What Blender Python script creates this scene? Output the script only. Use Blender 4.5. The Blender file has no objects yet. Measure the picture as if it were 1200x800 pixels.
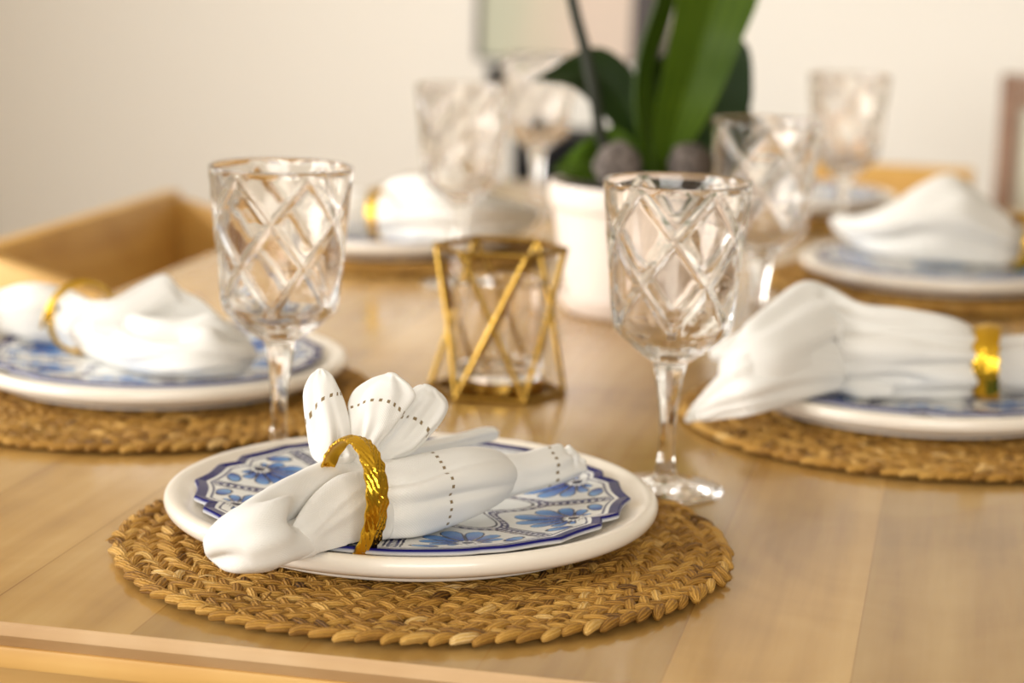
import bpy, bmesh, math, random
import numpy as np
from mathutils import Matrix, Vector

random.seed(7); rng = np.random.default_rng(7)
PI = math.pi
SC = bpy.context.scene
COL = SC.collection
Z0 = 0.75                                    # height of the table top

# ------------------------------------------------------------------ camera
FPX, PITCH, ROLL, HC = 2466.6, 0.1918, 0.0297, 0.3472
F = np.array([0, math.cos(PITCH), -math.sin(PITCH)])
_R = np.array([1.0, 0, 0]); _U = np.cross(_R, F)
CR = math.cos(ROLL) * _R + math.sin(ROLL) * _U
CU = -math.sin(ROLL) * _R + math.cos(ROLL) * _U
CO = np.array([0, 0, HC + Z0])

def ray(px, py):
    return F + CR * (px - 600) / FPX - CU * (py - 400) / FPX
def at_z(px, py, z):                         # point at height z above the table top
    d = ray(px, py); return CO + d * ((z + Z0 - CO[2]) / d[2])
def at_y(px, py, y):                         # point at room depth y
    d = ray(px, py); return CO + d * (y / d[1])
def at_t(px, py, t):                         # point at distance t along the viewing axis
    return CO + ray(px, py) * t
def depth(p): return float((np.asarray(p) - CO) @ F)

TA = math.radians(-12)
TU = np.array([math.cos(TA), math.sin(TA), 0]); TW = np.array([-math.sin(TA), math.cos(TA), 0])
def uv(u, v, z=0.0):                         # table coordinates, z above the floor
    return TU * u + TW * v + np.array([0, 0, z])

# ------------------------------------------------------------------ materials
def lin(c):
    return tuple(((x / 12.92) if x <= .04045 else ((x + .055) / 1.055) ** 2.4) for x in [k / 255 for k in c])
def mat(name, col=(200, 200, 200), rough=.5, metal=0.0, **kw):
    m = bpy.data.materials.new(name); m.use_nodes = True
    b = m.node_tree.nodes['Principled BSDF']
    b.inputs['Base Color'].default_value = (*lin(col), 1)
    b.inputs['Roughness'].default_value = rough; b.inputs['Metallic'].default_value = metal
    for k, v in kw.items(): b.inputs[k].default_value = v
    return m
class NT:
    def __init__(s, m): s.t = m.node_tree; s.b = s.t.nodes['Principled BSDF']
    def n(s, typ, **kw):
        o = s.t.nodes.new(typ)
        for k, v in kw.items():
            if k in o.inputs.keys() if isinstance(k, str) else False: o.inputs[k].default_value = v
            else: setattr(o, k, v)
        return o
    def l(s, a, b): s.t.links.new(a, b)
    def math(s, op, a, b=None, c=None):
        o = s.t.nodes.new('ShaderNodeMath'); o.operation = op
        for i, x in enumerate((a, b, c)):
            if x is None: continue
            if isinstance(x, (int, float)): o.inputs[i].default_value = x
            else: s.l(x, o.inputs[i])
        return o.outputs[0]
    def ramp(s, fac, stops):
        o = s.t.nodes.new('ShaderNodeValToRGB'); e = o.color_ramp.elements
        while len(e) < len(stops): e.new(.5)
        for k, (p, c) in enumerate(stops): e[k].position = p; e[k].color = (*lin(c), 1)
        s.l(fac, o.inputs[0]); return o.outputs[0]
    def mix(s, fac, a, b, blend='MIX'):
        o = s.t.nodes.new('ShaderNodeMix'); o.data_type = 'RGBA'; o.blend_type = blend
        for i, x in ((0, fac), (6, a), (7, b)):
            if isinstance(x, (int, float)): o.inputs[i].default_value = x
            elif isinstance(x, tuple): o.inputs[i].default_value = (*lin(x), 1)
            else: s.l(x, o.inputs[i])
        return o.outputs[2]
    def bump(s, h, strength=.3, dist=.001):
        o = s.t.nodes.new('ShaderNodeBump'); o.inputs['Strength'].default_value = strength
        o.inputs['Distance'].default_value = dist; s.l(h, o.inputs['Height']); s.l(o.outputs[0], s.b.inputs['Normal'])

def wood_mat(name, light, mid, dark, rough=.35, planks=True, rot=0.0, coat=0.0, plank=.088, length=.62):
    m = mat(name, mid, rough); t = NT(m)
    tc = t.n('ShaderNodeTexCoord'); mp = t.n('ShaderNodeMapping')
    mp.inputs['Rotation'].default_value = (0, 0, rot); t.l(tc.outputs['Object'], mp.inputs['Vector'])
    ms = t.n('ShaderNodeMapping'); ms.inputs['Scale'].default_value = (38, 2.2, 38)
    t.l(mp.outputs[0], ms.inputs['Vector'])
    n1 = t.n('ShaderNodeTexNoise'); n1.inputs['Scale'].default_value = 1; n1.inputs['Detail'].default_value = 6
    t.l(ms.outputs[0], n1.inputs['Vector'])
    n2 = t.n('ShaderNodeTexNoise'); n2.inputs['Scale'].default_value = 5; n2.inputs['Detail'].default_value = 3; n2.inputs['Distortion'].default_value = 1.5
    t.l(mp.outputs[0], n2.inputs['Vector'])
    g = t.math('ADD', t.math('MULTIPLY', n1.outputs[0], .55), t.math('MULTIPLY', n2.outputs[0], .45))
    c = t.ramp(g, [(.3, dark), (.5, mid), (.7, light)])
    if planks:
        mr = t.n('ShaderNodeMapping'); mr.inputs['Rotation'].default_value = (0, 0, PI / 2); t.l(mp.outputs[0], mr.inputs['Vector'])
        br = t.n('ShaderNodeTexBrick'); br.offset = .37
        br.inputs['Scale'].default_value = 1; br.inputs['Brick Width'].default_value = length; br.inputs['Row Height'].default_value = plank
        br.inputs['Mortar Size'].default_value = .0006; br.inputs['Mortar Smooth'].default_value = .3; br.inputs['Bias'].default_value = 0
        br.inputs['Color1'].default_value = (.74, .73, .70, 1); br.inputs['Color2'].default_value = (1.14, 1.13, 1.11, 1); br.inputs['Mortar'].default_value = (.72, .66, .58, 1)
        t.l(mr.outputs[0], br.inputs['Vector'])
        c = t.mix(1.0, c, br.outputs[0], 'MULTIPLY')
    t.l(c, t.b.inputs['Base Color'])
    t.l(t.math('ADD', t.math('MULTIPLY', n1.outputs[0], .12), rough - .06), t.b.inputs['Roughness'])
    if coat: t.b.inputs['Coat Weight'].default_value = coat; t.b.inputs['Coat Roughness'].default_value = .12
    t.bump(n1.outputs[0], .12, .0006)
    return m

M = {}
M['table'] = wood_mat('varnished_table_wood', (204, 168, 106), (184, 144, 80), (148, 108, 52), .2, True, 0, .2)
M['tedge'] = wood_mat('table_edge_wood', (214, 186, 148), (196, 162, 120), (168, 130, 88), .45, False, PI / 2)
M['apron'] = wood_mat('table_apron_wood', (216, 178, 112), (202, 158, 90), (182, 136, 68), .5, False, PI / 2)
M['chairwood'] = wood_mat('chair_wood', (214, 172, 98), (200, 154, 76), (178, 130, 54), .45, False, 0)
M['darkwood'] = wood_mat('walnut_frame_wood', (150, 118, 92), (134, 100, 76), (112, 82, 60), .5, False, 0)
M['floor'] = wood_mat('floor_wood', (172, 144, 100), (152, 124, 82), (128, 102, 64), .45, True, 0, 0, .14, 1.2)
def wall_mat(name, c):
    m = mat(name, c, .85); t = NT(m); tc = t.n('ShaderNodeTexCoord')
    n = t.n('ShaderNodeTexNoise'); n.inputs['Scale'].default_value = 60; t.l(tc.outputs['Object'], n.inputs['Vector'])
    t.bump(n.outputs[0], .08, .002); return m
M['wall'] = wall_mat('cream_wall_paint', (238, 232, 221))
M['wall2'] = wall_mat('taupe_unseen_wall', (148, 141, 122))  # darker tone for the added unseen walls, cuts their fill light
M['ceil'] = wall_mat('white_ceiling_paint', (238, 234, 226))
M['china'] = mat('cream_glazed_china', (240, 230, 214), .22)
M['china'].node_tree.nodes['Principled BSDF'].inputs['Coat Weight'].default_value = .3
M['pot'] = mat('white_glazed_ceramic', (226, 212, 200), .35)
M['black'] = mat('black_lacquer', (7, 6, 7), .6, 0.0, **{'Specular IOR Level': .1})
M['greyframe'] = mat('dark_grey_frame', (74, 66, 64), .5)
M['panelfab'] = mat('pale_upholstery', (196, 190, 168), .8)
M['soil'] = mat('dark_potting_bark', (46, 36, 28), .9)

def gold_mat(name, c, rough):
    m = mat(name, c, rough, 1.0); t = NT(m); tc = t.n('ShaderNodeTexCoord')
    n = t.n('ShaderNodeTexNoise'); n.inputs['Scale'].default_value = 90; n.inputs['Detail'].default_value = 2; t.l(tc.outputs['Object'], n.inputs['Vector'])
    t.bump(n.outputs[0], .12, .0008); return m
M['gold'] = gold_mat('polished_gold', (222, 176, 52), .2)
M['brass'] = gold_mat('satin_gold_wire', (172, 136, 62), .22)

m = mat('clear_pressed_glass', (250, 246, 240), .0); b = m.node_tree.nodes['Principled BSDF']
b.inputs['Transmission Weight'].default_value = 1; b.inputs['IOR'].default_value = 1.45; b.inputs['Base Color'].default_value = (.972, .948, .915, 1)
M['glass'] = m

m = mat('braided_straw', (186, 138, 66), .6); t = NT(m)
at = t.n('ShaderNodeAttribute'); at.attribute_name = 'tint'
tc = t.n('ShaderNodeTexCoord'); n = t.n('ShaderNodeTexNoise'); n.inputs['Scale'].default_value = 420; n.inputs['Detail'].default_value = 3
t.l(tc.outputs['Object'], n.inputs['Vector'])
aw = t.n('ShaderNodeAttribute'); aw.attribute_name = 'weave'; sw = t.n('ShaderNodeSeparateXYZ'); t.l(aw.outputs['Vector'], sw.inputs[0])
fib = t.math('SINE', t.math('ADD', t.math('MULTIPLY', sw.outputs[0], 9.0), t.math('MULTIPLY', n.outputs[0], 5.0)))
g = t.math('ADD', t.math('ADD', t.math('MULTIPLY', at.outputs['Fac'], .72), t.math('MULTIPLY', n.outputs[0], .2)), t.math('MULTIPLY', fib, .09))
t.l(t.ramp(g, [(.05, (76, 48, 12)), (.25, (144, 100, 34)), (.5, (186, 138, 58)), (.72, (206, 163, 88)), (.95, (234, 204, 150))]), t.b.inputs['Base Color'])
t.bump(t.math('ADD', fib, n.outputs[0]), .55, .0007)
t.b.inputs['Specular IOR Level'].default_value = .35
M['straw'] = m

m = mat('white_woven_cotton', (233, 230, 223), .85); t = NT(m)
t.b.inputs['Sheen Weight'].default_value = .15
at = t.n('ShaderNodeAttribute'); at.attribute_name = 'weave'
sx = t.n('ShaderNodeSeparateXYZ'); t.l(at.outputs['Vector'], sx.inputs[0])
w1 = t.math('SINE', t.math('MULTIPLY', sx.outputs[0], 2 * PI / .00105)); w2 = t.math('SINE', t.math('MULTIPLY', sx.outputs[1], 2 * PI / .00105))
t.bump(t.math('MULTIPLY', w1, w2), .35, .0004)
ah = t.n('ShaderNodeAttribute'); ah.attribute_name = 'hem'
sh = t.n('ShaderNodeSeparateXYZ'); t.l(ah.outputs['Vector'], sh.inputs[0])
near = t.math('LESS_THAN', t.math('ABSOLUTE', sh.outputs[0]), .0009)
dash = t.math('LESS_THAN', t.math('FRACT', t.math('DIVIDE', t.math('ADD', sh.outputs[1], 5.0), .0044)), .4)
t.l(t.mix(t.math('MULTIPLY', near, dash), (233, 230, 223), (132, 110, 74)), t.b.inputs['Base Color'])
M['cloth'] = m

m = mat('painted_blue_faience', (240, 240, 236), .18); t = NT(m)
at = t.n('ShaderNodeAttribute'); at.attribute_name = 'paint'; t.l(at.outputs['Color'], t.b.inputs['Base Color'])
t.b.inputs['Specular IOR Level'].default_value = .1
M['paint'] = m

def leaf_mat(name, a, b_, rough):
    m = mat(name, a, rough); t = NT(m); at = t.n('ShaderNodeAttribute'); at.attribute_name = 'weave'
    sx = t.n('ShaderNodeSeparateXYZ'); t.l(at.outputs['Vector'], sx.inputs[0])
    w = t.math('SINE', t.math('MULTIPLY', sx.outputs[0], 40.0)); tc = t.n('ShaderNodeTexCoord')
    n = t.n('ShaderNodeTexNoise'); n.inputs['Scale'].default_value = 14; t.l(tc.outputs['Object'], n.inputs['Vector'])
    t.l(t.mix(t.math('ADD', t.math('MULTIPLY', w, .18), n.outputs[0]), a, b_), t.b.inputs['Base Color'])
    t.b.inputs['Specular IOR Level'].default_value = .18
    t.bump(w, .15, .001); return m
M['leaf'] = leaf_mat('orchid_leaf_green', (38, 64, 5), (84, 108, 18), .42)
M['leafdark'] = leaf_mat('orchid_leaf_dark', (13, 26, 3), (34, 54, 8), .45)
M['stem'] = mat('dark_flower_stem', (34, 38, 24), .7)
m = mat('grey_pebble', (112, 100, 92), .9); t = NT(m); tc = t.n('ShaderNodeTexCoord')
n = t.n('ShaderNodeTexNoise'); n.inputs['Scale'].default_value = 160; t.l(tc.outputs['Object'], n.inputs['Vector'])
t.l(t.ramp(n.outputs[0], [(.35, (66, 58, 52)), (.65, (118, 106, 98))]), t.b.inputs['Base Color']); t.bump(n.outputs[0], .5, .002)
M['stone'] = m
m = mat('soft_colour_print', (200, 190, 170), .6); t = NT(m); tc = t.n('ShaderNodeTexCoord')
sx = t.n('ShaderNodeSeparateXYZ'); t.l(tc.outputs['Generated'], sx.inputs[0])
n = t.n('ShaderNodeTexNoise'); n.inputs['Scale'].default_value = 2.5; t.l(tc.outputs['Generated'], n.inputs['Vector'])
g = t.math('ADD', sx.outputs[0], t.math('MULTIPLY', t.math('SUBTRACT', n.outputs[0], .5), .7))
t.l(t.ramp(g, [(.1, (190, 190, 166)), (.45, (206, 194, 172)), (.8, (216, 196, 178))]), t.b.inputs['Base Color'])
M['print'] = m

# ------------------------------------------------------------------ object helpers
def tag(o, label=None, cat=None, group=None, kind=None):
    for k, v in (('label', label), ('category', cat), ('group', group), ('kind', kind)):
        if v: o[k] = v
    return o
def empty(name, loc, label, cat, group=None, rz=0.0):
    o = bpy.data.objects.new(name, None); COL.objects.link(o); o.empty_display_size = .03
    o.location = loc; o.rotation_euler = (0, 0, rz); return tag(o, label, cat, group)
def link(name, me, material=None, parent=None, loc=None, rz=0.0):
    o = bpy.data.objects.new(name, me); COL.objects.link(o)
    if material is not None and not me.materials: me.materials.append(material)
    if parent: o.parent = parent
    if loc is not None: o.location = loc
    o.rotation_euler = (0, 0, rz); return o
def smooth(me, ang=None):
    me.polygons.foreach_set('use_smooth', np.ones(len(me.polygons), bool))
    if ang: me.set_sharp_from_angle(angle=math.radians(ang))
    me.update()
def mesh_np(name, V, Fq, attrs=None, ang=None):
    me = bpy.data.meshes.new(name); V = np.asarray(V, np.float32)
    me.from_pydata(V.tolist(), [], [list(f) for f in Fq]) if not isinstance(Fq, np.ndarray) else _fast(me, V, Fq)
    for nm, arr in (attrs or {}).items():
        if arr.ndim == 1: a = me.attributes.new(nm, 'FLOAT', 'POINT'); a.data.foreach_set('value', arr.astype(np.float32))
        elif nm == 'paint': a = me.attributes.new(nm, 'FLOAT_COLOR', 'POINT'); a.data.foreach_set('color', np.c_[arr, np.ones(len(arr))].astype(np.float32).ravel())
        else: a = me.attributes.new(nm, 'FLOAT_VECTOR', 'POINT'); a.data.foreach_set('vector', arr.astype(np.float32).ravel())
    smooth(me, ang); return me
def _fast(me, V, Q):
    k = Q.shape[1]
    me.vertices.add(len(V)); me.vertices.foreach_set('co', V.ravel())
    me.loops.add(Q.size); me.loops.foreach_set('vertex_index', Q.ravel().astype(np.int32))
    me.polygons.add(len(Q)); me.polygons.foreach_set('loop_start', (np.arange(len(Q)) * k).astype(np.int32))
    me.update(calc_edges=True); me.validate()
def grid_quads(nr, nc, wrap=True):
    i = np.arange(nr - 1)[:, None]; j = np.arange(nc if wrap else nc - 1)[None, :]; j2 = (j + 1) % nc
    return np.stack([i * nc + j, i * nc + j2, (i + 1) * nc + j2, (i + 1) * nc + j], -1).reshape(-1, 4)
def lathe(prof, n=96, rmul=None):
    p = np.array(prof, float); th = np.arange(n) * 2 * PI / n
    r = np.maximum(p[:, 0], 1e-5)[:, None] * np.ones(n)[None]; z = p[:, 1][:, None] * np.ones(n)[None]
    if rmul is not None: r = rmul(r, z, th[None, :] * np.ones_like(r))
    V = np.stack([r * np.cos(th), r * np.sin(th), z], -1).reshape(-1, 3)
    return V, grid_quads(len(p), n)
def densify(prof, step):
    out = [prof[0]]
    for a, b in zip(prof[:-1], prof[1:]):
        k = max(1, int(math.ceil(math.dist(a, b) / step)))
        out += [(a[0] + (b[0] - a[0]) * i / k, a[1] + (b[1] - a[1]) * i / k) for i in range(1, k + 1)]
    return out
def chaikin(p, n=2):
    p = [tuple(x) for x in p]
    for _ in range(n):
        q = [p[0]]
        for a, b in zip(p[:-1], p[1:]):
            q += [(a[0] * .75 + b[0] * .25, a[1] * .75 + b[1] * .25), (a[0] * .25 + b[0] * .75, a[1] * .25 + b[1] * .75)]
        p = q + [p[-1]]
    return p
def prism(name, pts, ext, bevel=.004, seg=2):
    """polygon of 3D points extruded along ext, edges rounded"""
    bm = bmesh.new(); vs = [bm.verts.new(Vector(p)) for p in pts]; f = bm.faces.new(vs)
    r = bmesh.ops.extrude_face_region(bm, geom=[f])
    bmesh.ops.translate(bm, vec=Vector(ext), verts=[g for g in r['geom'] if isinstance(g, bmesh.types.BMVert)])
    bmesh.ops.recalc_face_normals(bm, faces=bm.faces)
    if bevel: bmesh.ops.bevel(bm, geom=bm.edges[:], offset=bevel, segments=seg, profile=.5, affect='EDGES', clamp_overlap=True)
    me = bpy.data.meshes.new(name); bm.to_mesh(me); bm.free(); smooth(me, 40); return me
def box(name, a, b, bevel=.003, seg=2):
    (x0, y0, z0), (x1, y1, z1) = a, b
    return prism(name, [(x0, y0, z0), (x1, y0, z0), (x1, y1, z0), (x0, y1, z0)], (0, 0, z1 - z0), bevel, seg)
def tube(pts, r, n=10, caps=True):
    pts = np.array(pts, float); r = np.broadcast_to(np.asarray(r, float), (len(pts),))
    V = []; up = np.array([.3, .2, .93])
    for i, p in enumerate(pts):
        t = pts[min(i + 1, len(pts) - 1)] - pts[max(i - 1, 0)]; t /= np.linalg.norm(t)
        a = np.cross(t, up); a /= np.linalg.norm(a); b_ = np.cross(t, a)
        for k in range(n):
            w = 2 * PI * k / n; V.append(p + r[i] * (math.cos(w) * a + math.sin(w) * b_))
    Q = [tuple(q) for q in grid_quads(len(pts), n)]
    if caps: Q += [tuple(range(n))[::-1], tuple(range((len(pts) - 1) * n, len(pts) * n))]
    return V, Q

# ------------------------------------------------------------------ setting: the room (aligned with the table)
def slab(name, u0, u1, v0, v1, z0, z1, m):
    me = bpy.data.meshes.new(name); c = [uv(u, v, z) for z in (z0, z1) for (u, v) in ((u0, v0), (u1, v0), (u1, v1), (u0, v1))]
    me.from_pydata([tuple(x) for x in c], [], [(3, 2, 1, 0), (4, 5, 6, 7), (0, 1, 5, 4), (1, 2, 6, 5), (2, 3, 7, 6), (3, 0, 4, 7)])
    o = link(name, me, m); o['kind'] = 'structure'; return o
VB = 4.35                                     # back wall
slab('floor', -2.6, 2.6, -1.9, VB + .1, -.08, 0, M['floor'])
slab('wall_back', -2.6, 2.6, VB, VB + .1, 0, 2.6, M['wall'])
slab('wall_left', -2.7, -2.6, 2.0, VB + .1, 0, 2.6, M['wall'])
slab('unseen_wall_right', 2.6, 2.7, -2.0, VB + .1, 0, 2.6, M['wall2'])  # unseen wall added to give darker reflections and more contrast
slab('unseen_wall_front', -2.7, 2.7, -2.0, -1.9, 0, 2.6, M['wall2'])  # also added out of view, keeps open ambient light off the table
slab('ceiling', -2.7, 2.6, -1.9, VB + .1, 2.6, 2.7, M['ceil'])
slab('baseboard_back', -2.6, 2.6, VB - .015, VB, 0, .09, M['ceil'])

# ------------------------------------------------------------------ the table
U0, U1, V0, V1 = -.785, .185, .935, 2.935
TH = .0155
tb = empty('dining_table', uv((U0 + U1) / 2, (V0 + V1) / 2), 'long light oak dining table with a glossy stave top, laid for a meal', 'table', None, TA)
hw, hl = (U1 - U0) / 2, (V1 - V0) / 2
def tabletop():
    bm = bmesh.new(); bmesh.ops.create_cube(bm, size=1)
    for v in bm.verts: v.co = Vector((v.co.x * 2 * hw, v.co.y * 2 * hl, Z0 - TH / 2 + v.co.z * TH))
    top = [e for e in bm.edges if all(v.co.z > Z0 - .001 for v in e.verts)]
    bmesh.ops.bevel(bm, geom=top, offset=.0034, segments=3, profile=.6, affect='EDGES')
    low = [e for e in bm.edges if all(v.co.z < Z0 - TH + .001 for v in e.verts)]
    bmesh.ops.bevel(bm, geom=low, offset=.0085, segments=1, affect='EDGES')
    me = bpy.data.meshes.new('tabletop'); bm.to_mesh(me); bm.free()
    me.materials.append(M['table']); me.materials.append(M['tedge'])
    for p in me.polygons: p.material_index = 0 if p.normal.z > .99 else 1
    smooth(me, 30); return me
link('tabletop', tabletop(), None, tb)
zr = Z0 - TH
for s in (-1, 1):
    link('support_rail', box('support_rail', (-hw + .006, s * (hl - .016) - .009, zr - .012), (hw - .006, s * (hl - .016) + .009, zr), .002), M['apron'], tb)
    link('apron', box('apron', (-hw + .09, s * (hl - .11) - .011, zr - .085), (hw - .09, s * (hl - .11) + .011, zr), .002), M['apron'], tb)
    link('apron', box('apron', (s * (hw - .07) - .011, -hl + .12, zr - .085), (s * (hw - .07) + .011, hl - .12, zr), .002), M['apron'], tb)
    for q in (-1, 1):
        link('leg', box('leg', (s * (hw - .09) - .03, q * (hl - .12) - .03, 0), (s * (hw - .09) + .03, q * (hl - .12) + .03, zr), .004), M['apron'], tb)

# ------------------------------------------------------------------ woven placemats
def placemat_mesh():
    nu, nv = 10, 8
    a = np.linspace(0, PI, nv)[:, None]; ph = np.arange(nu)[None] * 2 * PI / nu
    full = np.sin(a) ** .55
    unit = np.stack([np.sign(np.cos(a)) * np.abs(np.cos(a)) ** .9 * np.ones_like(ph), full * np.cos(ph), full * np.sin(ph)], -1).reshape(-1, 3)
    uph = (np.ones_like(a) * ph).ravel()
    q = grid_quads(nv, nu); Vs, Qs, Ts, Ws = [], [], [], []; off = 0
    def seg(r, th, slant, L, w, h, z, dark=0.0):
        nonlocal off
        tint = min(1, max(0, random.gauss(.46 - dark, .19)))
        L *= random.uniform(.85, 1.15); w *= random.uniform(.82, 1.1); z += random.uniform(-.0008, .0008); slant += random.uniform(-.16, .16); roll = random.uniform(-.35, .35)
        p = unit * np.array([L / 2, w / 2, h / 2])
        y, zz = p[:, 1] * math.cos(roll) - p[:, 2] * math.sin(roll), p[:, 1] * math.sin(roll) + p[:, 2] * math.cos(roll)
        bend = random.uniform(-.12, .12) * L * (unit[:, 0] ** 2)
        zz = zz + .0016 * (.5 - (unit[:, 0]) ** 2)            # each strand arches over its neighbour
        c, s_ = math.cos(slant), math.sin(slant); y = y + bend
        tx = p[:, 0] * c - y * s_; ty = p[:, 0] * s_ + y * c
        rr = r + ty; tt = th + tx / r
        Vs.append(np.stack([rr * np.cos(tt), rr * np.sin(tt), np.maximum(z + zz, .0002)], -1)); Qs.append(q + off); Ts.append(np.full(len(p), tint))
        Ws.append(np.stack([uph + random.uniform(0, 6), unit[:, 0], uph * 0], -1)); off += len(p)
    pitch = .0128; r = .1684; k = 0
    while r > .07:
        n = int(2 * PI * r / .0112)
        for i in range(n):
            th = 2 * PI * (i + .13 * k) / n
            seg(r + .0032, th, -.62 if k else -.40, .0190, .0066, .0056, .0046)
            seg(r - .0030, th + PI / n, .62, .0185, .0062, .0052, .0048, .05)
            if random.random() < .35: seg(r + random.uniform(-.006, .006), th + random.uniform(0, .06), random.uniform(-1.2, 1.2), random.uniform(.006, .013), .0012, .0009, .0082)
        r -= pitch; k += 1
    V = np.concatenate(Vs); Q = np.concatenate(Qs); T = np.concatenate(Ts); W = np.concatenate(Ws)
    d, dq = lathe([(0, .0010), (.166, .0010), (.169, .002), (.166, .0030), (.08, .0030), (.07, .0072), (0, .0072)], 64)
    return mesh_np('placemat', np.r_[V, d], np.r_[Q, dq + len(V)], {'tint': np.r_[T, np.full(len(d), .02)], 'weave': np.r_[W, np.zeros((len(d), 3))]})  # backing disc tinted dark, putting shade between the strands into the colour
MAT_ME = placemat_mesh(); MAT_ME.materials.append(M['straw'])

# ------------------------------------------------------------------ plates
MZ = .0096                                    # top of the placemat weave
def dinner_mesh():
    p = [(0, .0072), (.085, .0072), (.1, .0086), (.118, .0118), (.130, .0165), (.1358, .0192), (.1396, .0194), (.1424, .0174), (.1430, .0138), (.1412, .0098), (.136, .0070),
         (.128, .0046), (.1215, .0040), (.1205, .0), (.1150, .0), (.1140, .0030), (.05, .0034), (0, .0034)]
    return mesh_np('dinner_plate', *lathe(chaikin(p, 3), 128))
DINNER = dinner_mesh(); DINNER.materials.append(M['china'])
NOTCH = math.radians(20)
def salad_outline(th):
    a = (th - NOTCH + PI / 8) % (PI / 4) - PI / 8             # 0 at a notch, +-22.5 deg at a lobe tip
    x = np.abs(a) / (PI / 8)
    side = np.clip(np.abs(np.cos(th - NOTCH + PI / 8)) * 1.6 - .45, .10, 1)
    return .1238 + .0006 - side * (.0062 * (1 - np.clip(x / .26, 0, 1) ** .8) + .0022 * np.sin(np.clip((x - .26) / .74, 0, 1) * PI)) + side * .0014 * np.clip((x - .6) / .4, 0, 1) ** 2
def salad_paint(r, th):
    navy = np.array([.004, .004, .11]); ink = np.array([.006, .008, .045]); mid = np.array([.012, .06, .34]); lite = np.array([.18, .40, .74]); white = np.array([.80, .80, .77])
    R = salad_outline(th); e = R - r
    c = np.broadcast_to(white, r.shape + (3,)).copy()
    def put(mask, col): c[mask] = col if np.ndim(col) == 1 else col[mask]
    a = (th - NOTCH + PI / 8) % (PI / 4) - PI / 8
    x = r * np.sin(a); y = .1185 - r * np.cos(a)
    band = r > .056
    # inner border: cusped arches facing the centre
    rin = .065 - .012 * np.cos(a * 8); da = np.abs(r - rin)
    put((da < .0032), navy)
    put((da < .0012) & ((th * 60 / PI) % 1 < .5), white)
    put(np.abs(r - (rin - .0062)) < .0009, ink)
    # chain lines between the panels
    db = r * np.sin(PI / 8 - np.abs(a))
    inb = (r > rin + .003) & (e > .0095)
    put(inb & (db < .0030), navy)
    put(inb & (db < .0012) & ((r * 240) % 1 < .5), white)
    put(inb & (np.abs(db - .0046) < .0007), ink)
    # flower fan at each notch
    cy = .0155; d = np.hypot(x, y - cy); be = np.arctan2(x, y - cy)
    step = math.radians(27); k = np.round(be / step); dl = be - k * step
    L = .0365 - .0030 * np.abs(k) - .0007 * k ** 2
    tt = np.clip((d - .005) / (L - .005), 0, 1)
    w = d * step * .49 * np.sqrt(np.clip(1 - (np.clip(tt - .62, 0, 1) / .38) ** 2, 0, 1))
    offx = d * np.sin(dl)
    pet = (d > .005) & (d < L) & (np.abs(offx) < w) & (np.abs(k) <= 4) & inb & (db > .0052)
    streak = .5 + .5 * np.sin(offx * 5200 + k * 2.1); s2 = np.clip(tt * 1.15 + .45 * streak - .45, 0, 1)[..., None]
    colp = mid * (1 - s2) + lite * s2
    put(pet, colp)
    put(pet & ((np.abs(offx) > w - .0009)), ink)
    # small leaves beside the flower
    for sg in (-1, 1):
        lx, ly = x - sg * .0255, y - .0135
        qa = lx * .8 + sg * ly * .6; qb = -sg * lx * .6 + ly * .8
        g = (qa / .0085) ** 2 + (qb / .0045) ** 2
        m_ = (g < 1) & inb & (db > .0052); s3 = np.clip(.5 + qa / .012 * sg, 0, 1)[..., None]
        put(m_, mid * (1 - s3) + lite * s3); put(m_ & (g > .62), ink)
    sc = .0056 + .0012 * np.cos(be * 13.3)
    put((d < sc + .0009) & inb, ink); put((d < sc) & inb, white); put((d < .0034) & inb, ink)
    # centre rosette
    kk = np.round(th / (PI / 6)); dth = th - kk * PI / 6; off = r * np.sin(dth); t2 = np.clip((r - .014) / .018, 0, 1); w2 = .0062 * np.sin(PI * t2 ** .8) ** .7
    ro = (r > .014) & (r < .032) & (np.abs(off) < w2)
    put(ro, lite * .8 + white * .2); put(ro & (np.abs(off) > w2 - .0010), ink); put((r < .012) & (r > .0105), ink); put(r < .006, mid)
    # rim bands
    put((e < .0095) & (e > .0080), np.array([.16, .16, .22])); put(e < .0055, navy)
    put((e < .0100) & (e >= .0095), white)
    return c
def salad_mesh():
    nr, nt = 230, 1152; th = np.arange(nt) * 2 * PI / nt; R = salad_outline(th)
    f = np.linspace(.0005, 1, nr)[:, None]; r = f * R[None]; T = np.broadcast_to(th, r.shape)
    rr = f * .122 * np.ones_like(r)
    z = .0040 + .0074 * np.clip((rr - .062) / .060, 0, 1) ** 1.5
    col = salad_paint(r, T); rows = [np.stack([r * np.cos(T), r * np.sin(T), z], -1)]; cols = [col]
    white = np.array([.80, .80, .79])
    for dr, dz in ((.0010, -.0008), (.0012, -.0026), (-.0004, -.0038), (-.018, -.0064)):          # rounded white edge, then the underside
        rows.append(np.stack([(R + dr) * np.cos(th), (R + dr) * np.sin(th), np.full(nt, z[-1, 0] + dz)], -1)[None]); cols.append(np.broadcast_to(white if dz < -.002 else np.array([.012, .012, .13]), (1, nt, 3)))
    for r0, z0 in ((.072, .0016), (.070, 0), (.066, 0), (.064, .0012), (.0005, .0014)):
        rows.append(np.stack([r0 * np.cos(th), r0 * np.sin(th), np.full(nt, z0)], -1)[None]); cols.append(np.broadcast_to(white, (1, nt, 3)))
    V = np.concatenate(rows).reshape(-1, 3); C = np.concatenate(cols).reshape(-1, 3)
    return mesh_np('salad_plate', V, grid_quads(nr + 9, nt), {'paint': C})
SALAD = salad_mesh(); SALAD.materials.append(M['paint'])
DZ = Z0 + MZ; SZ = DZ + .0088                  # plate foot heights
SRIM = SZ + .0114 - Z0                         # salad rim above the table
SFLOOR = SZ + .0042 - Z0

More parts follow.
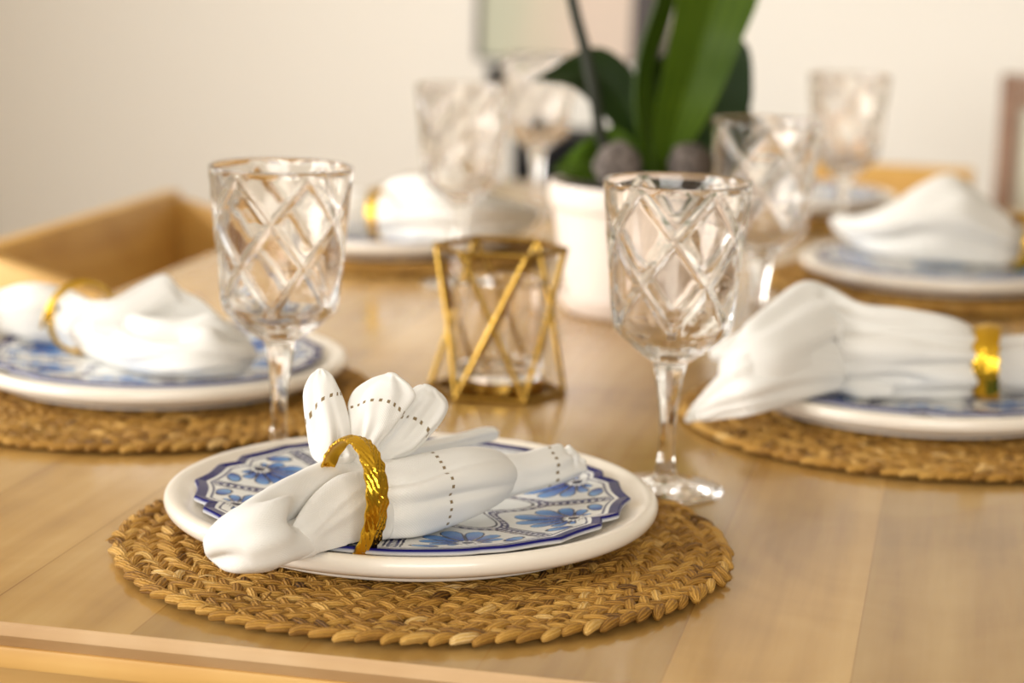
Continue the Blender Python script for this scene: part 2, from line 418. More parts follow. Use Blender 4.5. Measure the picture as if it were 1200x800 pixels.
def settings():
    out = {}
    spec = {'front': ((-.047, 1.160), (-.0553, 1.184), (-.0556, 1.1812), 0),
            'left': (None, None, None, .3), 'right': (None, None, None, 1.1), 'back_left': (None,) * 3 + (.5,), 'back_right': (None,) * 3 + (.9,), 'far': (None,) * 3 + (.2,)}
    base = {'left': (-.591, 1.431), 'right': (-.020, 1.544), 'back_left': (-.612, 2.205), 'back_right': (-.018, 2.195), 'far': (-.225, 2.745)}
    for k, (a, b_, c, rz) in spec.items():
        if a is None:
            p = uv(*base[k]); a = b_ = c = (p[0], p[1])
        out[k] = (a, b_, c, rz)
    return out
SET = settings()
SET['left'] = ((-.272, 1.524), (-.268, 1.562), (-.268, 1.561), .3)
SET['right'] = (SET['right'][0], (.304, 1.548), (.304, 1.547), 1.1)
WHERE = {'front': 'at the near end of the table', 'left': 'on the near left of the table', 'right': 'on the near right of the table',
         'back_left': 'behind the gold candle holder at the far left', 'back_right': 'at the far right, second along the right side', 'far': 'at the far end of the table'}
for k, (a, b_, c, rz) in SET.items():
    tag(link('placemat', MAT_ME, None, None, (a[0], a[1], Z0), rz), 'round braided straw placemat ' + WHERE[k], 'placemat', 'braided placemats under the place settings')
    tag(link('dinner_plate', DINNER, None, None, (b_[0], b_[1], DZ), rz), 'cream dinner plate with thick rounded rim ' + WHERE[k], 'plate', 'cream dinner plates on the placemats')
    tag(link('salad_plate', SALAD, None, None, (c[0], c[1], SZ), rz), 'scalloped salad plate painted blue ' + WHERE[k], 'plate', 'blue painted salad plates on the dinner plates')

# ------------------------------------------------------------------ pressed glass goblets
def goblet_parts():
    Hh = .199
    outer = [(0, 0), (.034, 0), (.0365, .0008), (.0368, .0018), (.0350, .0030), (.020, .0052), (.0085, .0085), (.0066, .0125), (.0062, .016), (.0048, .022), (.0046, .040), (.0058, .056), (.0082, .073), (.0098, .0815), (.0112, .0835)]
    cone = [(.0112, .0835), (.022, .0915), (.0335, .1015), (.0362, .1045), (.0370, .1075)]
    side = [(.0370, .1075), (.0392, .130), (.0420, .160), (.0446, .188), (.0455, .1978), (.0452, .199)]
    inner = [(.0452, .199), (.0438, .1988), (.0430, .1965), (.0398, .160), (.0372, .130), (.0345, .110), (.031, .1035), (.020, .0955), (.008, .0905), (0, .0900)]
    def build(prof, step, n, rm=None): return lathe(densify(prof, step), n, rm)
    def octo(r, z, th):
        k = np.cos(PI / 8) / np.cos(((th + PI / 8) % (PI / 4)) - PI / 8)
        w = np.clip((z - .010) / .006, 0, 1) * np.clip((.0835 - z) / .004, 0, 1); return r * (1 + w * (k * 1.04 - 1))
    def cone12(r, z, th):
        k = np.cos(PI / 12) / np.cos(((th + PI / 12) % (PI / 6)) - PI / 12)
        w = np.clip((z - .084) / .003, 0, 1) * np.clip((.107 - z) / .004, 0, 1); return r * (1 + w * (k * 1.02 - 1))
    def cut(r, z, th):
        q = (z - .108) / .029
        env = np.clip((.1968 - z) / .002, 0, 1) * np.clip((z - .1075) / .003, 0, 1)
        a = th * 6 / PI / 2
        d1 = np.abs(((a + q / 2 + .25) % 1) - .5); d2 = np.abs(((a - q / 2 + .25) % 1) - .5)
        d1 = .5 - d1; d2 = .5 - d2                         # 0 on a cut line
        g = np.maximum(np.clip(1 - d1 / .085, 0, 1), np.clip(1 - d2 / .085, 0, 1))
        dia = np.minimum(d1, d2) / .5
        return r - env * (.0017 * g ** .8) + env * .0004 * dia
    foot = outer[:8]; stem = outer[7:]
    f = build(chaikin(foot, 1), .0015, 96)
    s = build(chaikin(stem, 1), .002, 64, octo)
    V1, Q1 = build(cone, .002, 192, cone12); V2, Q2 = build(side, .0011, 192, cut); V3, Q3 = build(chaikin(inner, 2), .003, 192)
    b_ = (np.r_[V1, V2, V3], np.r_[Q1, Q2 + len(V1), Q3 + len(V1) + len(V2)])
    out = []
    for nm, (V, Q) in (('bowl', b_), ('stem', s), ('foot', f)):
        me = mesh_np(nm, V, Q, None, 38 if nm != 'foot' else None); me.materials.append(M['glass'])
        bm = bmesh.new(); bm.from_mesh(me); bmesh.ops.remove_doubles(bm, verts=bm.verts, dist=2e-5); bm.to_mesh(me); bm.free(); out.append((nm, me))
    return out
GOB = goblet_parts()
GLASSES = [((.1003, 1.303), math.radians(-19.4), 'clear cut-glass goblet beside the right rim of the nearest plate'),
           ((-.1510, 1.343), math.radians(-16.6), 'clear cut-glass goblet in front of the near left place setting'),
           ((.208, 1.767), .2, 'clear cut-glass goblet just behind the near right napkin'),
           ((.376, 2.415), .5, 'clear cut-glass goblet farthest right, against the cream wall'),
           ((-.055, 2.071), 0, 'clear cut-glass goblet standing behind the gold candle holder'),
           ((.024, 2.62), .3, 'clear cut-glass goblet farthest away, left of the orchid leaves')]
g0 = None
for (x, y), rz, lab in GLASSES:
    if g0 is None:
        g0 = empty('wine_goblet', (x, y, Z0 + .0002), lab, 'glass', 'cut-glass goblets on the table', rz)
        kids = [link(nm, me, None, g0) for nm, me in GOB]
    else:
        g = g0.copy(); COL.objects.link(g); g.location = (x, y, Z0 + .0002); g.rotation_euler = (0, 0, rz); g['label'] = lab
        for ch in kids:
            c = ch.copy(); COL.objects.link(c); c.parent = g

for o in list(SC.objects):
    if o.name.startswith('wine_goblet'): o.scale = (1.02, 1.02, .988 if o.name.endswith('.001') else 1.0)

# ------------------------------------------------------------------ napkins: rolls of cloth lofted along a spine
def catmull(P, n):
    P = np.array(P, float); m_ = len(P); out = []
    for t in np.linspace(0, m_ - 1, n):
        i = min(int(t), m_ - 2); f = t - i
        p0, p1, p2, p3 = P[max(i - 1, 0)], P[i], P[i + 1], P[min(i + 2, m_ - 1)]
        out.append(.5 * ((2 * p1) + (-p0 + p2) * f + (2 * p0 - 5 * p1 + 4 * p2 - p3) * f * f + (-p0 + 3 * p1 - 3 * p2 + p3) * f ** 3))
    return np.array(out)
class Cloth:
    def __init__(s): s.V = []; s.Q = []; s.W = []; s.H = []; s.off = 0
    def roll(s, secs, n=90, m_=96, k=1.0, folds=(), groove=(), hem=(), hollow=None, power=2.0, seed=0, wr=.0, twist=0.0, floor=None, caps=(1, 1)):
        """secs: (top point, bottom point, how, value): a spine of cross-sections with real size and distance"""
        c, a, kk = [], [], []
        for S in secs:
            (tx, ty), (bx, by), how, val = S[:4]
            if how == 'b': t = depth(at_z(bx, by, val))                 # bottom rests at height val
            elif how == 'z': t = depth(at_z((tx + bx) / 2, (ty + by) / 2, val))
            else: t = depth(at_y((tx + bx) / 2, (ty + by) / 2, val))
            T, B = at_t(tx, ty, t), at_t(bx, by, t)
            kq = S[4] if len(S) > 4 else k
            if how == 'b': sh = ray((tx + bx) / 2, by); sh = sh / np.linalg.norm(sh) * np.linalg.norm(T - B) * .5 * kq * .6; T = T + sh; B = B + sh * 0 + sh
            c.append((T + B) / 2); a.append((T - B) / 2); kk.append(kq)
        c = catmull(c, n); a = catmull(a, n); kk = catmull(np.array(kk)[:, None], n)[:, 0]
        tan = np.gradient(c, axis=0); tan /= np.linalg.norm(tan, axis=1)[:, None]
        al = np.linalg.norm(a, axis=1)
        b_ = np.cross(tan, a); b_ /= np.maximum(np.linalg.norm(b_, axis=1), 1e-9)[:, None]
        for i in range(n):
            if b_[i] @ F > 0: b_[i] = -b_[i]
        b_ = b_ * (al * kk)[:, None]
        ph = np.arange(m_) * 2 * PI / m_; sfr = np.linspace(0, 1, n)
        cc, ss = np.cos(ph), np.sin(ph)
        ex = 2 / power; cx = np.sign(cc) * np.abs(cc) ** ex; sx_ = np.sign(ss) * np.abs(ss) ** ex
        P = c[:, None] + a[:, None] * cx[None, :, None] + b_[:, None] * sx_[None, :, None]
        nrm = a[:, None] / np.maximum(al[:, None, None], 1e-9) * cc[None, :, None] + b_[:, None] / np.maximum(np.linalg.norm(b_, axis=1)[:, None, None], 1e-9) * ss[None, :, None]
        S2, PH = np.meshgrid(sfr, ph, indexing='ij'); D = np.zeros_like(S2)
        r_ = np.random.default_rng(seed)
        for (amp, kf, p0, s0, sw) in folds: D += amp * np.sin(kf * PH + p0 + twist * S2) * np.exp(-((S2 - s0) / sw) ** 2)
        if wr:
            for _ in range(10):
                kf = r_.integers(2, 9); D += wr * r_.uniform(.3, 1) * np.sin(kf * PH + r_.uniform(-9, 9) * S2 + r_.uniform(0, 6.3)) * (.5 + .5 * np.sin(r_.uniform(3, 9) * S2 + r_.uniform(0, 6.3)))
        for (dep, s0, sw, p0, pw, slope) in groove:
            dp = (PH - (p0 + slope * (S2 - s0)) + PI) % (2 * PI) - PI
            D -= dep * np.exp(-((S2 - s0) / sw) ** 2) * np.exp(-(dp / pw) ** 2)
        ends = np.clip(np.minimum(S2, 1 - S2) / .04, 0, 1); D *= .3 + .7 * ends
        P = P + nrm * D[..., None]
        arc = np.cumsum(np.r_[0, np.linalg.norm(np.diff(c, axis=0), axis=1)]); rad = float(al.mean()) * .8
        W = np.stack([np.broadcast_to(arc[:, None], PH.shape), PH * rad, np.zeros_like(PH)], -1)
        H = np.stack([np.full_like(PH, 1.0), np.zeros_like(PH), np.zeros_like(PH)], -1)
        for (hs, hb, hc) in hem:                                   # drawn-thread line across the roll at fraction hs, bowed by hb
            dist = (S2 - hs - hb * np.sin(PH) ** 2 + hc * np.cos(PH)) * arc[-1]
            use = np.abs(dist) < np.abs(H[..., 0]); H[..., 0] = np.where(use, dist, H[..., 0]); H[..., 1] = np.where(use, PH * al[:, None], H[..., 1])
        rows = [P]; Ws = [W]; Hs = [H]
        if hollow:                                             # rolled open end: the cloth turns in on itself
            for shrink, inn in ((.93, .0006), (.86, -.001), (.80, -.006), (.74, -.016), (.4, -.022), (.02, -.024)):
                e = c[-1] + (P[-1] - c[-1]) * shrink + tan[-1] * inn * hollow; rows.append(e[None]); Ws.append(W[-1:]); Hs.append(np.ones_like(H[-1:]))
        elif caps[1]:
            for shrink, ou in ((.9, .12), (.7, .25), (.4, .33), (.02, .36)):
                e = c[-1] + (P[-1] - c[-1]) * shrink + tan[-1] * ou * al[-1]; rows.append(e[None]); Ws.append(W[-1:]); Hs.append(np.ones_like(H[-1:]))
        if caps[0]:
            for shrink, ou in ((.9, .12), (.7, .25), (.4, .33), (.02, .36)):
                e = c[0] + (P[0] - c[0]) * shrink - tan[0] * ou * al[0]; rows.insert(0, e[None]); Ws.insert(0, W[:1]); Hs.insert(0, np.ones_like(H[:1]))
        V = np.concatenate(rows); nr = len(V); V = V.reshape(-1, 3)
        if floor is not None: V = floor(V)
        s.V.append(V); s.Q.append(grid_quads(nr, m_) + s.off); s.W.append(np.concatenate(Ws).reshape(-1, 3)); s.H.append(np.concatenate(Hs).reshape(-1, 3)); s.off += len(V)
        return c, tan, al
    def build(s, name, label, group):
        V = np.concatenate(s.V); o0 = V.mean(0); o0[2] = V[:, 2].min()
        me = mesh_np(name, V - o0, np.concatenate(s.Q), {'weave': np.concatenate(s.W), 'hem': np.concatenate(s.H)})
        bm = bmesh.new(); bm.from_mesh(me); bmesh.ops.recalc_face_normals(bm, faces=bm.faces); bm.to_mesh(me); bm.free()
        o = link(name, me, M['cloth'], None, o0); return tag(o, label, 'napkin', group)
def plate_floor(key, over=.0006):
    (bx, by), (cx, cy) = SET[key][1], SET[key][2]
    def f(V):
        r = np.hypot(V[:, 0] - cx, V[:, 1] - cy); rb = np.hypot(V[:, 0] - bx, V[:, 1] - by)
        z = np.where(r < .124, SFLOOR + .0074 * np.clip((r - .062) / .060, 0, 1) ** 1.5, -9)
        zb = np.where((rb > .112) & (rb < .1465), DZ - Z0 + .0199, -9)
        za = np.where(r < .22, MZ + .001, .0005)
        zz = np.maximum(np.maximum(z, zb), za) + Z0 + over
        V = V.copy(); low = V[:, 2] < zz; V[low, 2] = zz[low] + .0; return V
    return f
NG = 'white cotton napkins pulled through gold rings'

# gold feather rings
def ring_mesh(rx, ry, width, tip=True, seed=1):
    n, m_ = 260, 17; a0, a1 = -.35, 2 * PI + .55
    V = np.zeros((2, n, m_, 3)); t = np.linspace(0, 1, n); an = a0 + (a1 - a0) * t
    w = width * (.36 + .64 * np.sin(PI * np.clip(t * 1.02, 0, 1)) ** .7); w[:1] *= .4
    endt = np.clip(np.minimum(t, 1 - t) / .07, .04, 1) ** .6; w = w * endt
    lift = .0028 * t + .004 * np.clip((t - .9) / .1, 0, 1) ** 2 + .003 * np.clip((.06 - t) / .06, 0, 1)
    for j in range(m_):
        x = -1 + 2 * j / (m_ - 1)
        barb = .00042 * np.sin((t * 34 - abs(x) * 2.6) * 2 * PI) * (abs(x) > .12)
        rib = .0006 * math.exp(-(x / .13) ** 2)
        edge = .06 * np.sin((t * 23 - .3) * 2 * PI) * (abs(x) ** 3)
        for s_, th in ((0, .0006), (1, -.0006)):
            rr = lift + th + (barb + rib if s_ == 0 else 0) - .0012 * x * x
            V[s_, :, j, 0] = (rx + rr) * np.cos(an); V[s_, :, j, 1] = (ry + rr) * np.sin(an); V[s_, :, j, 2] = (x + edge) * w / 2
    q = grid_quads(n, m_, False); N = n * m_
    Q = [q, q[:, ::-1] + N]
    i = np.arange(n - 1)
    for col in (0, m_ - 1):
        e = np.stack([i * m_ + col, (i + 1) * m_ + col, (i + 1) * m_ + col + N, i * m_ + col + N], -1); Q.append(e if col else e[:, ::-1])
    j = np.arange(m_ - 1)
    for row in (0, n - 1):
        e = np.stack([row * m_ + j, row * m_ + j + 1, row * m_ + j + 1 + N, row * m_ + j + N], -1); Q.append(e)
    me = mesh_np('napkin_ring', V.reshape(-1, 3), np.concatenate(Q), None, 60); me.materials.append(M['gold'])
    bm = bmesh.new(); bm.from_mesh(me); bmesh.ops.recalc_face_normals(bm, faces=bm.faces); bm.to_mesh(me); bm.free(); return me
def put_ring(center, axis, up, rx, ry, width, spin, label):
    """rx is the half-size along 'up', ry across"""
    z = Vector(axis).normalized(); y = z.cross(Vector(up)).normalized(); x = y.cross(z)
    R = Matrix((x, y, z)).transposed()
    Rs = Matrix.Rotation(spin, 3, 'Z')
    o = bpy.data.objects.new('napkin_ring', ring_mesh(rx, ry, width)); COL.objects.link(o)
    o.matrix_world = Matrix.Translation(Vector(center)) @ R.to_4x4() @ Rs.to_4x4()
    return tag(o, label, 'napkin ring', 'gold feather napkin rings')

# front napkin
fl = plate_floor('front')
cl = Cloth()
YR = float(at_z(418, 590, .050)[1])                  # depth of the ring
cl.roll([((590, 543), (588, 566), 'b', .034), ((578, 527), (577, 588), 'b', .031), ((545, 523), (546, 606), 'b', .029), ((500, 531), (506, 622), 'b', .026), ((460, 541), (468, 632), 'b', .025), ((424, 541), (438, 634), 'b', .025),
         ((386, 540), (412, 637), 'b', .026), ((352, 553), (378, 645), 'b', .029), ((322, 566), (348, 656), 'b', .030), ((292, 583), (322, 667), 'b', .031),
         ((268, 598), (298, 671), 'b', .030), ((252, 613), (280, 669), 'b', .029), ((247, 627), (262, 658), 'b', .030)],
        n=170, m_=150, k=.95, folds=[(.0012, 5, .4, .30, .2), (.0009, 9, 1.4, .40, .12), (.0016, 4, 2.0, .55, .1), (.0010, 7, .3, .62, .1)], twist=2.2,
        groove=[(.040, .628, .070, 1.25, .56, 3.8), (.008, .52, .05, .75, .22, 3.0), (.008, .90, .06, 1.9, .35, 0), (.004, .55, .09, 2.1, .18, -1.0), (.005, .70, .06, .35, .25, 0), (.003, .30, .12, 1.0, .12, 1), (.003, .22, .10, 1.7, .14, -1)], hem=[(.245, .0, 0)], floor=fl, seed=3, wr=.0004)
cl.roll([((560, 536), (556, 590), 'b', .030), ((590, 532), (588, 585), 'b', .030), ((612, 530), (612, 578), 'b', .031), ((640, 524), (643, 570), 'b', .032), ((660, 521), (667, 562), 'b', .033), ((674, 530), (680, 557), 'b', .034), ((681, 541), (682, 552), 'b', .035)],
        n=80, m_=96, k=.8, folds=[(.0008, 6, .4, .6, .4)], groove=[(.004, .66, .035, .5, 1.1, 1.2), (.003, .80, .04, 1.2, .4, 0)], hem=[(.50, .0, 0)], floor=fl, seed=5, wr=.0004)
cl.roll([((430, 526), (440, 548), 'z', .046), ((480, 519), (486, 536), 'z', .044), ((520, 512), (525, 527), 'z', .043), ((556, 504), (562, 519), 'z', .042), ((576, 502), (580, 514), 'z', .042), ((583, 505), (583, 509), 'z', .042)],
        n=60, m_=64, k=1.2, folds=[(.0008, 5, .4, .6, .4)], floor=fl, wr=.0004, seed=9)
cl.roll([((440, 556), (452, 632), 'b', .0270), ((422, 552), (438, 635), 'b', .0275), ((400, 557), (416, 639), 'b', .0282), ((379, 571), (397, 644), 'b', .0288), ((362, 587), (376, 649), 'b', .0292), ((349, 605), (360, 654), 'b', .0294), ((338, 626), (346, 657), 'b', .0296), ((334, 640), (338, 654), 'b', .0298)],
        n=90, m_=100, k=.55, folds=[(.0010, 5, .4, .4, .4)], groove=[(.003, .35, .2, 1.3, .14, 1)], floor=fl, wr=.0004, seed=4)
yf = YR + .033
cl.roll([((372, 541), (418, 534), 'y', yf - .002), ((366, 530), (414, 522), 'y', yf), ((361, 505), (412, 505), 'y', yf + .004), ((357, 475), (405, 476), 'y', yf + .008), ((357, 456), (398, 456), 'y', yf + .010), ((364, 440), (390, 440), 'y', yf + .011), ((371, 433), (381, 433), 'y', yf + .011)],
        n=100, m_=110, k=.62, folds=[(.0009, 4, .6, .3, .3)], groove=[(.004, .15, .25, 2.0, .22, 0)], hem=[(.50, .06, .12)], wr=.0003, seed=12)
cl.roll([((415, 545), (440, 548), 'y', yf), ((411, 520), (442, 525), 'y', yf + .002), ((409, 490), (460, 503), 'y', yf + .008), ((409, 473), (475, 483), 'y', yf + .012), ((419, 456), (486, 465), 'y', yf + .015), ((438, 443), (479, 450), 'y', yf + .016), ((452, 438), (467, 440), 'y', yf + .016)],
        n=100, m_=110, k=.55, folds=[(.0012, 5, .6, .7, .3)], groove=[(.003, .2, .25, 1.2, .2, 0)], hem=[(.44, .12, .03)], wr=.0004, seed=13)
cl.roll([((430, 540), (448, 552), 'y', yf + .008), ((438, 526), (462, 541), 'y', yf + .012), ((452, 505), (486, 530), 'y', yf + .020), ((465, 485), (507, 508), 'y', yf + .024), ((475, 468), (522, 489), 'y', yf + .026), ((488, 455), (525, 473), 'y', yf + .027), ((496, 451), (514, 459), 'y', yf + .027)],
        n=100, m_=110, k=.6, folds=[(.0012, 5, 1.6, .7, .3)], hem=[(.46, .08, .0)], wr=.0004, seed=14)
cl.build('napkin', 'white hemstitched napkin with three upright folded tips on the nearest plate', NG)
rc = at_y(410, 588, YR + .002)
ax = -F * .62 - CR * .78 - CU * .06
put_ring(rc, ax, CU * .94 + CR * -.34, .0240, .0335, .0135, 1.0, 'gold feather ring around the front napkin with upright tips')

# near left napkin
fl = plate_floor('left'); cl = Cloth()
ks = [((-70, 350), (-70, 398), 'b', .030), ((0, 340), (0, 396), 'b', .028), ((40, 331), (45, 402), 'b', .027), ((78, 338), (82, 404), 'b', .026), ((100, 350), (105, 412), 'b', .025), ((135, 362), (137, 427), 'b', .025), ((172, 373), (180, 439), 'b', .027),
      ((214, 373), (224, 440), 'b', .029), ((246, 368), (258, 439), 'b', .030), ((270, 385), (281, 436), 'b', .030), ((291, 408), (295, 425), 'b', .031)]
c, tn, al = cl.roll(ks, n=130, m_=110, k=.95, folds=[(.0015, 5, .4, .4, .25), (.002, 4, 1.0, .75, .2)], groove=[(.040, .605, .080, 1.0, .33, .5), (.006, .80, .05, .7, .10, 2), (.006, .86, .05, 1.1, .10, 1.5), (.005, .44, .06, .5, .1, 1), (.005, .2, .12, 1.0, .14, .5), (.004, .3, .1, 1.6, .12, 0), (.006, .86, .05, 1.3, .2, 1.0), (.006, .74, .10, .2, .25, 0)], floor=fl, wr=.0007, seed=21)
i = 46
cl.roll([((92, 352), (98, 408), 'b', .0262), ((116, 362), (120, 418), 'b', .0268), ((140, 386), (146, 429), 'b', .0280), ((175, 400), (182, 438), 'b', .0290), ((215, 402), (224, 440), 'b', .0310), ((250, 404), (257, 438), 'b', .0318), ((272, 411), (280, 435), 'b', .0318)],
        n=70, m_=80, k=.6, folds=[(.0010, 4, .4, .6, .3)], floor=fl, wr=.0006, seed=23)
cl.roll([((104, 352), (112, 392), 'b', .049), ((132, 350), (140, 394), 'b', .049), ((164, 333), (172, 392), 'b', .050), ((194, 320), (206, 390), 'b', .051), ((212, 338), (228, 390), 'b', .051), ((238, 352), (252, 392), 'b', .050), ((262, 374), (268, 396), 'b', .048)], n=70, m_=70, k=.22, folds=[(.001, 5, .4, .4, .5)], wr=.0006, seed=22)
cl.build('napkin', 'white bow-folded napkin on the near left plate behind a goblet', NG)
put_ring(at_z(96, 372, .052), tn[i] + np.array([.1, -.35, 0]), (0, 0, 1), .0255, .0265, .013, 1.2, 'gold ring around the near left napkin')

# near right napkin
fl = plate_floor('right'); cl = Cloth()
ks = [((1290, 398), (1290, 462), 'b', .028), ((1235, 394), (1235, 463), 'b', .027), ((1190, 396), (1192, 462), 'b', .026), ((1155, 398), (1158, 460), 'b', .025), ((1115, 378), (1125, 467), 'b', .025), ((1060, 367), (1070, 468), 'b', .025), ((1012, 361), (1030, 466), 'b', .026),
      ((975, 342), (988, 460), 'b', .028), ((942, 334), (955, 458), 'b', .030), ((908, 358), (925, 468), 'b', .030), ((875, 384), (895, 476), 'b', .030), ((858, 405), (872, 470), 'b', .030)]
c, tn, al = cl.roll(ks, n=150, m_=130, k=.85, folds=[(.0016, 6, .4, .35, .2), (.0022, 4, 1.0, .7, .3), (.0014, 9, .2, .55, .3)], twist=1.5, groove=[(.010, .50, .06, 2.2, .16, 0), (.008, .62, .12, 1.0, .2, 1.5), (.007, .75, .1, 1.7, .2, -1), (.007, .45, .1, .7, .12, 1.5), (.006, .36, .1, 1.2, .10, -1), (.006, .66, .07, .45, .14, 2), (.006, .40, .08, 1.75, .10, 1)], floor=fl, wr=.0009, seed=31)
cl.roll([((975, 398), (985, 455), 'b', .034), ((915, 400), (930, 470), 'b', .032), ((868, 420), (880, 483), 'b', .028), ((838, 447), (848, 488), 'b', .020), ((815, 474), (822, 492), 'b', .013), ((803, 489), (805, 495), 'b', .012)], n=80, m_=80, k=.35, folds=[(.0016, 4, .4, .5, .5)], wr=.0008, seed=32, floor=fl)
cl.roll([((950, 362), (955, 425), 'b', .046), ((895, 378), (905, 430), 'b', .048), ((858, 396), (866, 428), 'b', .050), ((832, 412), (836, 422), 'b', .050)], n=60, m_=70, k=.4, folds=[(.0014, 4, .9, .5, .5)], wr=.0008, seed=33)
cl.roll([((1045, 452), (1042, 466), 'b', .026), ((1010, 445), (1012, 466), 'b', .026), ((985, 445), (990, 462), 'b', .027), ((965, 449), (970, 456), 'b', .028)], n=40, m_=50, k=.6, wr=.0004, seed=35, floor=fl)
cl.build('napkin', 'white crumpled napkin with a pointed corner overhanging the near right plate', NG)
i = 37
put_ring(at_z(1158, 425, .048), tn[i] + np.array([0, .0, 0]), (0, 0, 1), .0250, .0260, .019, 1.9, 'gold feather ring around the near right napkin')

# far right napkin
fl = plate_floor('back_right'); cl = Cloth()
c, tn, al = cl.roll([((1300, 262), (1300, 310), 'b', .030), ((1245, 262), (1245, 311), 'b', .027), ((1196, 262), (1197, 310), 'b', .027), ((1165, 243), (1170, 312), 'b', .026), ((1118, 209), (1128, 311), 'b', .027), ((1080, 219), (1088, 308), 'b', .028), ((1042, 244), (1052, 301), 'b', .030), ((1008, 254), (1016, 290), 'b', .033), ((977, 253), (982, 270), 'b', .045)],
        n=110, m_=100, k=.85, folds=[(.003, 5, .4, .6, .3), (.002, 7, 1, .45, .2)], twist=1.5, groove=[(.010, .6, .12, 1.0, .25, 1.0), (.01, .72, .1, 1.9, .2, 0)], floor=fl, wr=.0014, seed=41)
cl.build('napkin', 'white tent-shaped napkin on the far right plate', NG)
i = 30
put_ring(at_z(1195, 284, .052), tn[i], (0, 0, 1), .027, .028, .015, 1.6, 'gold ring around the far right napkin, at the right edge')
# far left napkin
fl = plate_floor('back_left'); cl = Cloth()
c, tn, al = cl.roll([((345, 235), (345, 272), 'b', .032), ((385, 226), (385, 276), 'b', .029), ((418, 223), (420, 278), 'b', .027), ((442, 228), (444, 278), 'b', .026), ((462, 214), (466, 282), 'b', .025), ((492, 209), (498, 285), 'b', .026), ((530, 214), (538, 285), 'b', .028), ((572, 228), (580, 280), 'b', .030), ((606, 238), (612, 270), 'b', .031), ((628, 241), (629, 254), 'b', .033)],
        n=110, m_=100, k=.85, folds=[(.003, 5, .4, .7, .3), (.002, 7, 1, .45, .2)], twist=1.2, groove=[(.012, .82, .07, .9, .25, 0), (.008, .6, .1, 1.5, .2, 1)], floor=fl, wr=.0012, seed=51)
cl.build('napkin', 'white fanned napkin on the far left plate behind the candle holder', NG)
i = 36
put_ring(at_z(443, 254, .050), tn[i] + np.array([.05, -.25, 0]), (0, 0, 1), .027, .028, .014, 1.9, 'gold ring around the far left napkin')

# ------------------------------------------------------------------ geometric candle holder
cp = at_z(582, 458, 0); RH = .0505; HH = .112
ch = empty('candle_holder', (cp[0], cp[1], Z0), 'gold geometric wire candle holder in the middle of the table', 'candle holder')
hexa = [math.radians(-94 + 60 * k) - ROLL for k in range(-0, 6)]
br_ = .0024
bot = [np.array([RH * 1.02 * math.cos(w + .52), RH * 1.02 * math.sin(w + .52), br_]) for w in hexa]
top = [np.array([RH * .98 * math.cos(w + .52), RH * .98 * math.sin(w + .52), HH]) for w in hexa]
def hexring(name, P):
    V, Q, off = [], [], 0
    for i in range(6):
        v, q = tube([P[i], P[(i + 1) % 6]], br_, 10); V += v; Q += [tuple(x + off for x in f) for f in q]; off += len(v)
        bm = bmesh.new(); bmesh.ops.create_uvsphere(bm, u_segments=10, v_segments=6, radius=br_ * 1.12)
        v = [np.array(x.co) + P[i] for x in bm.verts]; q = [tuple(y.index + off for y in f.verts) for f in bm.faces]; bm.free(); V += v; Q += q; off += len(v)
    link(name, mesh_np(name, V, Q, None, 50), M['brass'], ch)
hexring('top_frame', top); hexring('base_frame', bot)
for i in range(6):
    for d in (-1, 1):
        a, b_ = bot[i], top[(i + d) % 6]
        if (i, d) in ((4, 1), (1, -1)): continue
        r_in = np.array([a[0] + b_[0], a[1] + b_[1], 0]); r_in /= np.linalg.norm(r_in)
        mid = (a + b_) / 2 + r_in * (.0012 if d > 0 else -.0014)
        v, q = tube([a, mid, b_], br_ * .95, 10); link('strut', mesh_np('strut', v, q, None, 50), M['brass'], ch)
link('base_tray', mesh_np('base_tray', *lathe(chaikin([(0, .0012), (.0370, .0012), (.0375, .0020), (.0375, .0125), (.0365, .0132), (.0355, .0125), (.0350, .0095), (0, .0095)], 1), 64), None, 30), M['brass'], ch)
gl = lathe(chaikin([(0, 0), (.0325, 0), (.0340, .002), (.0344, .010), (.0350, .074), (.0352, .0765), (.0344, .0775), (.0332, .0765), (.0328, .071), (.0322, .012), (.029, .0080), (0, .0070)], 2), 96)
gc = empty('candle_glass', (cp[0], cp[1], Z0 + .0098), 'clear straight glass cup standing inside the gold wire candle holder', 'glass')
link('cup', mesh_np('cup', *gl), M['glass'], gc)

# ------------------------------------------------------------------ orchid in a white pot
PY = 1.952
pc = at_y(742, 370, PY); pc = np.array([pc[0], PY, Z0])
def zpx(py, px=742): return at_y(px, py, PY)[2] - Z0
rimz = zpx(213)
tag(link('saucer', mesh_np('saucer', *lathe(chaikin([(0, 0), (.060, 0), (.066, .003), (.072, .013), (.0752, .0195), (.0745, .0212), (.0720, .0195), (.062, .0060), (0, .0055)], 2), 96)), M['pot'], None, pc),
    'white ceramic saucer under the orchid pot', 'saucer')
pot = empty('flower_pot', (pc[0], pc[1], Z0 + .0062), 'white glazed ceramic flower pot holding the orchid', 'pot')
ph_ = rimz - .0062
link('pot_body', mesh_np('pot_body', *lathe(chaikin([(0, 0), (.056, 0), (.0610, .004), (.0690, .03), (.0775, ph_ * .72), (.0795, ph_ * .80), (.0818, ph_ * .81), (.0832, ph_ * .84), (.0838, ph_ * .97), (.0828, ph_), (.0795, ph_), (.0780, ph_ * .96), (.078, ph_ * .6), (0, ph_ * .55)], 2), 96)), M['pot'], pot)
sv, sq = lathe([(0, ph_ - .006), (.03, ph_ - .004), (.055, ph_ - .006), (.0762, ph_ - .010)], 64)
sv = np.array(sv); sv[:, 2] += .003 * np.sin(sv[:, 0] * 230) * np.cos(sv[:, 1] * 190)
link('potting_bark', mesh_np('potting_bark', sv, sq), M['soil'], pot)
